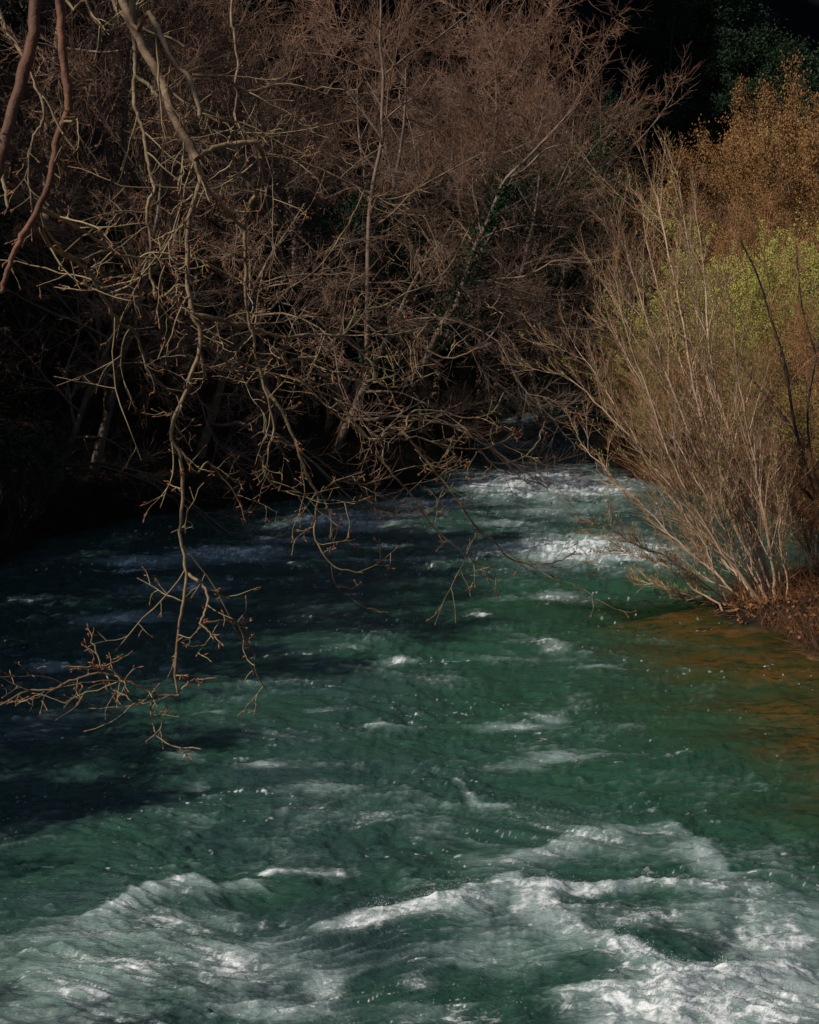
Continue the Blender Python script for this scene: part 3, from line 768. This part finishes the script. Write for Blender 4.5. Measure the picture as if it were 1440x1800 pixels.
# ------------------------------------------------------------------ riverside willow, stems fanning up and left from one stool
rgw = np.random.default_rng(77)
wb = np.array(P3(1345, 1078, 22.0))
willow = thing('riverside_willow', 'tall bare willow with many pale stems leaning left over the water', 'willow', tuple(wb))
stems = [  # px path, width px, depth
    ([(1355, 1080), (1330, 1000), (1290, 920), (1240, 830), (1200, 730), (1165, 640), (1130, 540), (1100, 440)], 9),
    ([(1350, 1078), (1335, 1010), (1310, 930), (1275, 850), (1240, 760), (1215, 650), (1195, 540), (1170, 420), (1150, 330)], 9),
    ([(1360, 1080), (1345, 1000), (1325, 900), (1300, 820), (1275, 740), (1250, 640), (1240, 520), (1230, 400)], 10),
    ([(1365, 1078), (1335, 980), (1300, 900), (1275, 840), (1250, 800), (1215, 740), (1180, 690), (1120, 600), (1075, 520)], 7),
    ([(1340, 1078), (1300, 1010), (1250, 950), (1200, 880), (1150, 820), (1090, 750), (1030, 690), (980, 650)], 6),
    ([(1325, 1076), (1290, 1040), (1260, 1010), (1230, 985), (1180, 940), (1120, 880), (1060, 820), (1020, 780)], 6),
    ([(1318, 1076), (1305, 1030), (1270, 980), (1210, 910), (1160, 850), (1110, 760), (1060, 680), (1010, 610)], 6),
    ([(1290, 1072), (1270, 1050), (1230, 1020), (1170, 980), (1120, 960), (1080, 930), (1030, 910)], 5),
    ([(1280, 1068), (1230, 1042), (1190, 1010), (1150, 985), (1110, 975), (1070, 965)], 5),
    ([(1285, 1072), (1260, 1020), (1240, 960), (1200, 900), (1180, 840), (1150, 760), (1110, 690)], 5),
    ([(1365, 1080), (1360, 1000), (1350, 940), (1335, 860), (1320, 780), (1300, 680), (1290, 580), (1270, 470)], 8),
    ([(1375, 1082), (1370, 1010), (1362, 960), (1355, 890), (1345, 820), (1330, 740)], 5),
    ([(1380, 1082), (1382, 1020), (1372, 960), (1370, 900), (1365, 830), (1368, 760)], 4.5),
    ([(1310, 1075), (1300, 1010), (1285, 960), (1270, 900), (1265, 830), (1258, 760)], 4.5),
    ([(1350, 1080), (1310, 1020), (1270, 970), (1225, 900), (1185, 820), (1150, 720), (1120, 640), (1095, 560), (1080, 480)], 6.5),
    ([(1356, 1080), (1338, 990), (1312, 900), (1282, 800), (1262, 700), (1245, 600), (1222, 500), (1205, 400), (1190, 300)], 7.5),
    ([(1345, 1080), (1320, 1000), (1290, 900), (1250, 800), (1210, 680), (1180, 580), (1150, 480), (1130, 390)], 6),
    ([(1300, 1075), (1250, 1050), (1200, 1045), (1160, 1030), (1120, 1020)], 4),
    ([(1355, 1078), (1325, 960), (1290, 840), (1250, 700), (1230, 590), (1215, 480)], 6),
    ([(1362, 1080), (1340, 1040), (1300, 970), (1250, 890), (1200, 800), (1150, 710), (1100, 620), (1070, 560)], 5.5),
]
for k, (pts, wpx) in enumerate(stems):
    d0 = 22.0 + rgw.uniform(-.25, .35); d1 = d0 + rgw.uniform(-1.6, 1.4)
    n = len(pts)
    p = smooth_path([P3(a, b_, d0 + (d1 - d0) * (j / (n - 1))) for j, (a, b_) in enumerate(pts)], 4)
    p[:, :] += rgw.normal(0, .012, p.shape)
    p[0, 2] -= .25
    r = wpx * .42 * d0 / F * np.linspace(1, .25, len(p)) ** .9
    t = Tubes(); t.add(p, r, 7)
    so = t.build('stem', M_twig_pale, willow, wb)
    tw = Tubes()
    P1, R1 = sprout(p[None], r[None], 22, .16, 1, .36, .14, .20, .3, .5, 8, .06, (0, 0, .35), .3, rgw, .0044, ldec=.35)
    tw.add(P1, R1, 4)
    P2, R2 = sprout(P1, R1, 8, .12, 1, .42, .18, .50, .3, .65, 6, .07, (0, 0, .3), .35, rgw, .0034)
    tw.add(P2, R2, 3)
    P3_, R3 = sprout(P2, R2, 4, .1, 1, .45, .2, .5, .3, .7, 4, .09, (0, 0, .25), .4, rgw, .0030)
    tw.build('branchlets', M_twig_pale, so)['kind'] = 'stuff'
    tt = Tubes(); tt.add(P3_, R3, 3); tt.build('tip_twigs', M_twig_rust, so)['kind'] = 'stuff'
    tips = P3_[:, 1:].reshape(-1, 3)
    nl = 420
    kk = rgw.integers(0, len(tips), nl)
    q = Quads(); q.add(tips[kk], rgw.normal(0, .4, (nl, 3)) + [0, 0, .9], .045 * rgw.uniform(.7, 1.4, nl), .012, rgw)
    q.build('leaf_buds', M_leaf_willow, so)['kind'] = 'stuff'
# dark stemmed tree at the right edge
traced_tree('dark_stemmed_tree', 'dark stemmed tree leaning left at the right edge of the photo', 'tree', 24, [
    ([(1500, 1010), (1440, 880), (1400, 760), (1380, 640), (1355, 560), (1330, 480), (1300, 420)], 7, 3),
    ([(1500, 980), (1440, 890), (1380, 830), (1330, 790), (1290, 770)], 7, 3),
    ([(1470, 940), (1430, 820), (1420, 720), (1440, 600), (1450, 480)], 5, 2.5),
    ([(1400, 760), (1350, 700), (1310, 650), (1280, 590)], 6, 2),
    ([(1480, 780), (1440, 640), (1410, 540), (1400, 430)], 5, 2.5)], 104, bark("near black bark", (.05, .035, .028), (.03, .022, .02), None, 5), M_twig_rust, lf=.32, n2=9, tw=.8, ang=.55)

# ------------------------------------------------------------------ overhanging plane tree: trunk out of frame, crooked hanging branches in it
rgp = np.random.default_rng(9)
pt = thing('overhanging_tree', 'near plane tree whose crooked bare branches hang down across the left', 'tree', (-9.4, -1.0, float(terrain(-9.6, -1))))
ptb = np.array(pt.location)
FG = [  # pixel path, width start/end, depth start/end, twiggy, material
    ('old', [(70, -300), (66, -60), (60, 40), (50, 100), (32, 165), (14, 225), (0, 285), (-14, 340), (-30, 400)], 24, 18, 5.0, 4.8, 3),
    ('old', [(100, -300), (103, -60), (108, 50), (112, 110), (120, 165), (117, 200), (103, 235), (95, 280), (86, 325), (68, 368), (45, 405), (25, 445), (12, 485), (4, 515)], 17, 9, 5.2, 5.2, 6),
    ('br', [(70, 366), (110, 385), (145, 405), (185, 432), (215, 450), (262, 455), (300, 470)], 8, 4, 5.3, 6.0, 12),
    ('br', [(72, 398), (90, 435), (130, 455), (165, 490), (190, 540), (215, 570), (237, 582), (250, 618), (262, 655), (290, 680)], 8, 4, 5.3, 6.2, 14),
    ('br', [(0, 18), (8, 50), (25, 72), (45, 105), (60, 140)], 9, 6, 5.4, 5.4, 5),
    ('br', [(60, 140), (78, 190), (75, 215), (60, 240), (53, 270), (50, 310), (57, 360)], 6, 3, 5.4, 5.5, 8),
    ('br', [(4, 300), (8, 330), (14, 365)], 8, 6, 5.0, 5.0, 3),
    ('br', [(190, -300), (208, -50), (225, 20), (252, 85), (275, 125), (290, 155), (300, 195), (315, 225), (335, 255), (348, 277)], 19, 14, 6.0, 6.0, 8),
    ('br', [(318, 232), (338, 275), (352, 312), (342, 350), (332, 392), (330, 440), (330, 490), (339, 552), (352, 580), (351, 615), (339, 654), (318, 708), (300, 762), (316, 800), (322, 850), (320, 900), (317, 947), (327, 1008), (321, 1070), (314, 1105), (309, 1160), (310, 1207), (314, 1224)], 10, 4, 6.0, 6.3, 34),
    ('br', [(327, 1008), (345, 1018), (360, 1034), (366, 1055), (360, 1078), (353, 1096), (366, 1108), (376, 1125)], 6, 3, 6.3, 6.2, 7),
    ('br', [(356, 1096), (385, 1091), (415, 1092), (430, 1125), (447, 1150), (450, 1180), (468, 1212)], 4, 2, 6.2, 6.6, 8),
    ('br', [(314, 1221), (290, 1224), (268, 1216), (240, 1205), (215, 1193), (190, 1185), (165, 1183), (140, 1192), (115, 1200), (90, 1213), (45, 1215), (0, 1240), (-30, 1252)], 5, 3, 6.3, 6.0, 18),
    ('br', [(215, 1193), (195, 1178), (175, 1170), (150, 1173), (110, 1172)], 4, 2, 6.2, 6.1, 5),
    ('br', [(176, 1170), (168, 1140), (160, 1125), (166, 1104)], 3, 2, 6.1, 6.1, 3),
    ('br', [(268, 1222), (265, 1250), (274, 1288), (300, 1310), (352, 1316)], 3, 1.8, 6.3, 6.2, 4),
    ('br', [(312, 1217), (338, 1197), (376, 1193)], 3.2, 1.8, 6.3, 6.3, 3),
    ('br', [(178, 1175), (205, 1162), (232, 1146)], 3, 1.8, 6.2, 6.3, 3),
    ('br', [(188, 1187), (196, 1209), (215, 1219), (230, 1231)], 3, 2, 6.2, 6.1, 4),
    ('br', [(348, 276), (375, 262), (405, 254), (446, 250), (459, 266), (462, 290), (455, 330), (440, 360), (430, 395), (432, 430), (433, 470), (432, 520), (437, 560), (446, 592), (449, 625), (465, 680), (478, 730), (482, 760), (470, 790), (462, 812), (470, 840), (492, 860), (526, 866)], 9, 3, 6.0, 6.8, 34),
    ('br', [(345, 290), (365, 330), (390, 360), (410, 383), (430, 402)], 7, 6, 6.0, 6.2, 5),
    ('br', [(185, -120), (199, 0), (224, 36), (235, 65), (238, 94), (236, 130), (236, 180), (241, 200), (251, 225), (258, 270), (265, 305), (272, 335), (262, 350), (258, 385), (265, 420), (265, 480), (270, 500), (275, 525), (296, 514), (310, 502), (330, 503)], 9, 4, 6.3, 6.3, 26),
    ('br', [(238, 136), (260, 148), (270, 160), (278, 170)], 7, 7, 6.3, 6.3, 2),
    ('br', [(120, -80), (150, 0), (165, 30), (185, 53), (205, 50), (222, 40)], 7, 5, 6.2, 6.3, 5),
    ('br', [(230, -40), (262, 22), (275, 45), (290, 80), (310, 115), (332, 135), (343, 165), (352, 205)], 12, 8, 5.8, 5.6, 5),
    ('br', [(335, 132), (395, 135), (415, 152), (440, 160), (465, 155), (482, 147), (520, 152), (550, 178), (577, 208)], 6, 3, 5.9, 6.3, 12),
    ('br', [(415, -60), (412, 60), (418, 105), (413, 150), (418, 165), (413, 210), (435, 235), (455, 262), (480, 275), (530, 285), (570, 300), (612, 320), (640, 335), (672, 350), (722, 342)], 5, 2.4, 7.0, 7.4, 24),
    ('br', [(339, 552), (380, 560), (405, 568), (440, 574), (476, 588), (500, 594), (545, 588), (590, 590), (606, 588), (615, 570), (630, 547), (668, 540), (712, 516), (752, 500), (790, 468), (822, 408)], 8, 2, 6.4, 7.2, 26),
    ('br', [(548, 548), (580, 582), (620, 606), (650, 635), (666, 670), (684, 681), (722, 675), (762, 654)], 5, 2, 7.0, 7.3, 14),
    ('br', [(500, 594), (505, 640), (545, 680), (592, 702)], 5, 2.5, 6.6, 7, 9),
    ('br', [(505, 635), (550, 632), (600, 660), (655, 670), (700, 655)], 4, 2, 6.7, 7.2, 10),
    ('br', [(722, 590), (760, 620), (798, 630), (842, 610), (868, 585), (885, 552)], 4, 2, 7.4, 7.6, 7),
    ('br', [(690, 410), (730, 450), (745, 480), (768, 518), (792, 552)], 3.5, 2, 7.4, 7.6, 6),
    ('br', [(465, 680), (495, 722), (518, 768), (530, 810), (545, 845), (559, 870), (555, 910), (553, 940), (566, 970), (590, 998), (636, 1006)], 6, 2.4, 6.8, 7.0, 18),
    ('br', [(560, 869), (590, 846), (636, 830)], 3.2, 1.8, 6.9, 7, 4),
    ('br', [(592, 702), (625, 745), (660, 778), (675, 765), (690, 760), (712, 774), (730, 768), (790, 785), (840, 790), (880, 778), (915, 757)], 5, 2, 7, 7.6, 22),
    ('br', [(430, 640), (470, 655), (530, 672), (580, 720), (620, 752), (662, 778)], 4, 3, 6.9, 7.2, 10),
    ('br', [(722, 775), (742, 800), (774, 839), (807, 882), (839, 929), (875, 958), (893, 980), (937, 992), (980, 987), (1010, 970)], 4.5, 2, 7.4, 7.8, 18),
    ('br', [(662, 800), (700, 845), (720, 866), (760, 925), (807, 965), (839, 990), (872, 994)], 4, 2, 7.2, 7.6, 14),
    ('br', [(840, 793), (875, 815), (925, 800), (948, 772), (950, 760)], 3, 1.8, 7.6, 7.8, 5),
    ('br', [(838, 795), (824, 822), (820, 846)], 3, 2, 7.6, 7.6, 3),
    ('br', [(713, 756), (722, 725), (770, 722), (825, 735), (865, 725), (884, 692)], 3.5, 1.8, 7.5, 7.7, 7),
    ('br', [(318, 790), (345, 830), (365, 812), (400, 850), (420, 880), (432, 918)], 4, 2, 6.3, 6.6, 9),
    ('br', [(352, 590), (400, 640), (450, 690), (500, 720)], 4, 2, 6.4, 6.9, 10),
    ('br', [(262, 455), (300, 455), (330, 452), (380, 470), (415, 492), (470, 500)], 4, 2.5, 6.1, 6.5, 10),
    ('br', [(265, 480), (210, 500), (150, 510), (100, 505)], 3, 2, 6.3, 6.4, 7),
    ('br', [(640, 335), (620, 380), (590, 430), (560, 470), (520, 500)], 3, 2, 7.3, 7.2, 8),
]
# arching limbs above the frame that carry the hanging branches
trunk_t = Tubes()
tp = smooth_path([(-9.4, -1.0, 0), (-9.2, -.9, 2.5), (-8.6, -.5, 5.2), (-7.2, .6, 7.6), (-5.2, 2.2, 9.2), (-3.2, 4.0, 10.0), (-1.4, 5.6, 10.3), (.4, 7.2, 10.0)], 5)
trunk_t.add(tp, np.interp(np.arange(len(tp)), [0, 10, 20, len(tp) - 1], [.34, .24, .15, .06]), 12)
trunk_t.build('trunk', M_old_limb, pt, ptb)
can = Tubes()
A, AR = sprout(tp[None], np.interp(np.arange(len(tp)), [0, 10, 20, len(tp) - 1], [.34, .24, .15, .06])[None], 26, .42, 1, .8, .3, .30, .25, .22, 8, .12, (-.1, 0, .8), .3, rgp)
can.add(A, AR, 5)
A2, AR2 = sprout(A, AR, 9, .15, 1, .8, .3, .5, .3, .5, 6, .15, (0, 0, .6), .35, rgp, .008)
can.add(A2, AR2, 4)
A3, AR3 = sprout(A2, AR2, 8, .1, 1, .8, .3, .5, .3, .6, 5, .16, (0, 0, .3), .4, rgp, .005)
can.add(A3, AR3, 3)
can.build('crown', M_branch, pt, ptb)['kind'] = 'stuff'
for k, (kind, pts, w0, w1, d0, d1, ntw) in enumerate(FG):
    n = len(pts)
    pp = [P3(a, b_, d0 + (d1 - d0) * (j / (n - 1))) for j, (a, b_) in enumerate(pts)]
    r0, r1 = w0 * .5 * d0 / F, w1 * .5 * d1 / F
    if pts[0][1] < 0:                                   # carry it up to the arching limb
        q = np.array(pp[0]); j = np.argmin(np.linalg.norm(tp[:, :2] - q[:2], axis=1))
        mid = (q + tp[j]) / 2 + np.array([.08, .1, .25])
        pp = [tuple(tp[j]), tuple(mid)] + pp
    p = smooth_path(pp, 4)
    K = len(p)
    p += rgp.normal(0, .0022, p.shape)
    r = np.linspace(r0, r1, K)
    knots = 1 + .10 * np.clip(rgp.normal(size=K), -.3, 2)
    m = M_old_limb if kind == 'old' else M_branch
    t = Tubes(); t.add(p, r * knots, 9)
    # close the far tip
    t.add(np.array([p[-1], p[-1] + (p[-1] - p[-2]) * .35]), np.array([r[-1], r[-1] * .25]), 9)
    bo = t.build('branch', m, pt, ptb)
    tw = Tubes()
    tw_n = max(2, int(ntw * .7))
    a0 = .05 if pts[0][1] >= 0 else .35
    plen = np.linalg.norm(np.diff(p, axis=0), axis=1).sum()
    P1, R1 = sprout(p[None], r[None], tw_n, a0, 1, 1.0, .35, min(.28, .32 / plen), .5, .5, 9, .14, (.06, 0, .05), .45, rgp, .0021, ldec=.2)
    R1 = np.minimum(R1, .0045) * (1 + .12 * rgp.normal(size=R1.shape))
    tw.add(P1, R1, 5)
    P2, R2 = sprout(P1, R1, 3, .2, 1, .9, .35, .45, .4, .65, 7, .16, (0, 0, .05), .5, rgp, .0022)
    tw.add(P2, R2, 4)
    P3_, R3 = sprout(P2, R2, 1, .3, 1, .8, .3, .5, .4, .8, 5, .25, (0, 0, .1), .6, rgp, .0018)
    tw.add(P3_, R3, 3)
    to = tw.build('twigs', M_twig_fg, bo)
    # swollen buds at the tips
    e = np.concatenate([P1[:, -1], P2[:, -1], P3_[:, -1], P1[:, 4]]); dd = norm(np.concatenate([P1[:, -1] - P1[:, -2], P2[:, -1] - P2[:, -2], P3_[:, -1] - P3_[:, -2], rgp.normal(size=(len(P1), 3))]))
    bl = rgp.uniform(.005, .010, len(e))[:, None]
    bt = Tubes(); bt.add(np.stack([e, e + dd * bl * .5, e + dd * bl * 1.3, e + dd * bl * 2.1], 1), np.tile([.0018, .0036, .0028, .0005], (len(e), 1)), 5)
    bt.build('buds', M_bud, bo)['kind'] = 'stuff'; to['kind'] = 'stuff'

# parts built relative to the branch must not pick up the parent's offset twice
for o in list(pt.children) + list(willow.children):
    for ch in o.children:
        ch.location = -Vector(ptb if o.parent == pt else wb)

# ------------------------------------------------------------------ ivy on the leaning tree, leaf litter, bank grass, roots
ri = np.random.default_rng(3)
def ivy(name, label, pts, d, n, spread, sz=.09):
    c = np.array([P3(a, b_, d) for a, b_ in pts]); k = ri.integers(0, len(c) - 1, n); t = ri.random((n, 1))
    C = c[k] * (1 - t) + c[k + 1] * t + ri.normal(0, spread, (n, 3))
    o = Quads(); o.add(C, ri.normal(size=(n, 3)), sz * ri.uniform(.6, 1.2, n), sz * .8, ri)
    tag(o.build(name, M_leaf_ivy), label, 'ivy')
ivy('ivy', 'green ivy climbing the lower part of the leaning pale trunk', [(760, 600), (800, 520), (830, 450), (860, 390)], 36, 900, .22)
ivy('ivy', 'small bright green ivy patch at the fork of the leaning trunk', [(862, 385), (880, 350), (890, 330)], 35.8, 260, .12)
ivy('ivy', 'loose green ivy leaves below the pole trunk', [(640, 640), (700, 610), (690, 560)], 33, 500, .35, .07)

n = 9000
x = ri.uniform(4.6, 11, n); y = ri.uniform(19.5, 27, n)
z = terrain(x, y); k = z > .02
x, y, z = x[k], y[k], z[k]
q = Quads(); q.add(np.stack([x, y, z + ri.uniform(0, .05, len(x))], -1), ri.normal(size=(len(x), 3)) * [1, 1, .35], .09 * ri.uniform(.5, 1.3, len(x)), .05, ri)
tag(q.build('leaf_litter', M_leaf_brown), 'dry brown leaves heaped on the right bank at the willow foot', 'leaf litter', kind='stuff')
n = 16000
y = ri.uniform(20, 60, n); x = xl(y) - ri.exponential(1.2, n) + .25
z = terrain(x, y); k = z > -.05
x, y, z = x[k], y[k], z[k]
st = np.stack([x, y, z], -1)
P, R = grow(st, ri.normal(0, .35, (len(x), 3)) + [.35, -.1, 1], ri.uniform(.3, .8, len(x)), .003, 4, .15, (.5, 0, -.8), .2, ri)
g = Tubes(); g.add(P, R, 3)
tag(g.build('bank_grass', M_grass), 'tangled dark sedge and brambles fringing the left waterline', 'grass', kind='stuff')
n = 7000
y = ri.uniform(17, 44, n); x = xr(y) + ri.exponential(1.2, n) - .1
z = terrain(x, y); k = (z > -.05)
x, y, z = x[k], y[k], z[k]
P, R = grow(np.stack([x, y, z], -1), ri.normal(0, .4, (len(x), 3)) + [-.2, -.1, 1], ri.uniform(.2, .8, len(x)), .004, 4, .15, (-.3, 0, -.6), .2, ri)
g = Tubes(); g.add(P, R, 3)
tag(g.build('bank_grass', M_leaf_brown), 'dead brown stalks at the foot of the right bank shrubs', 'grass', kind='stuff')

# roots and fallen sticks at the willow stool
rt = Tubes()
a = ri.uniform(0, 2 * PI, 60)
st = np.stack([wb[0] + ri.normal(0, .35, 60), wb[1] + ri.normal(0, .25, 60), np.full(60, .06)], -1)
P, R = grow(st, np.stack([np.cos(a), np.sin(a), ri.normal(.25, .3, 60)], -1), ri.uniform(.3, 1.0, 60), .018, 6, .2, (0, 0, -.3), .3, ri)
rt.add(P, R, 5)
rt.build('roots', M_leaf_brown, willow, wb)

# ------------------------------------------------------------------ thin spray mist hanging over the far rapids
mm = bpy.data.materials.new("spray mist"); mm.use_nodes = True; nt = mm.node_tree
nt.nodes.remove(nt.nodes["Principled BSDF"])
pv = nt.nodes.new("ShaderNodeVolumePrincipled"); pv.inputs["Color"].default_value = (.9, .92, .95, 1); pv.inputs["Anisotropy"].default_value = .2
dn = maprange(nt, noise_n(nt, .55, 3, .6), .50, .75, 0, .05)
nt.links.new(dn, pv.inputs["Density"])
nt.links.new(pv.outputs[0], nt.nodes["Material Output"].inputs[1])
import bmesh
def mist(label, c, s_):
    bm = bmesh.new(); bmesh.ops.create_icosphere(bm, subdivisions=3, radius=1.0)
    me = bpy.data.meshes.new("mist"); bm.to_mesh(me); bm.free(); me.materials.append(mm)
    o = link("mist", me); o.location = c; o.scale = s_
    tag(o, label, 'mist', kind='stuff')
mist('pale spray mist rising in the dark bend of the river', (4.8, 56, 1.0), (3.5, 6.0, 1.1))
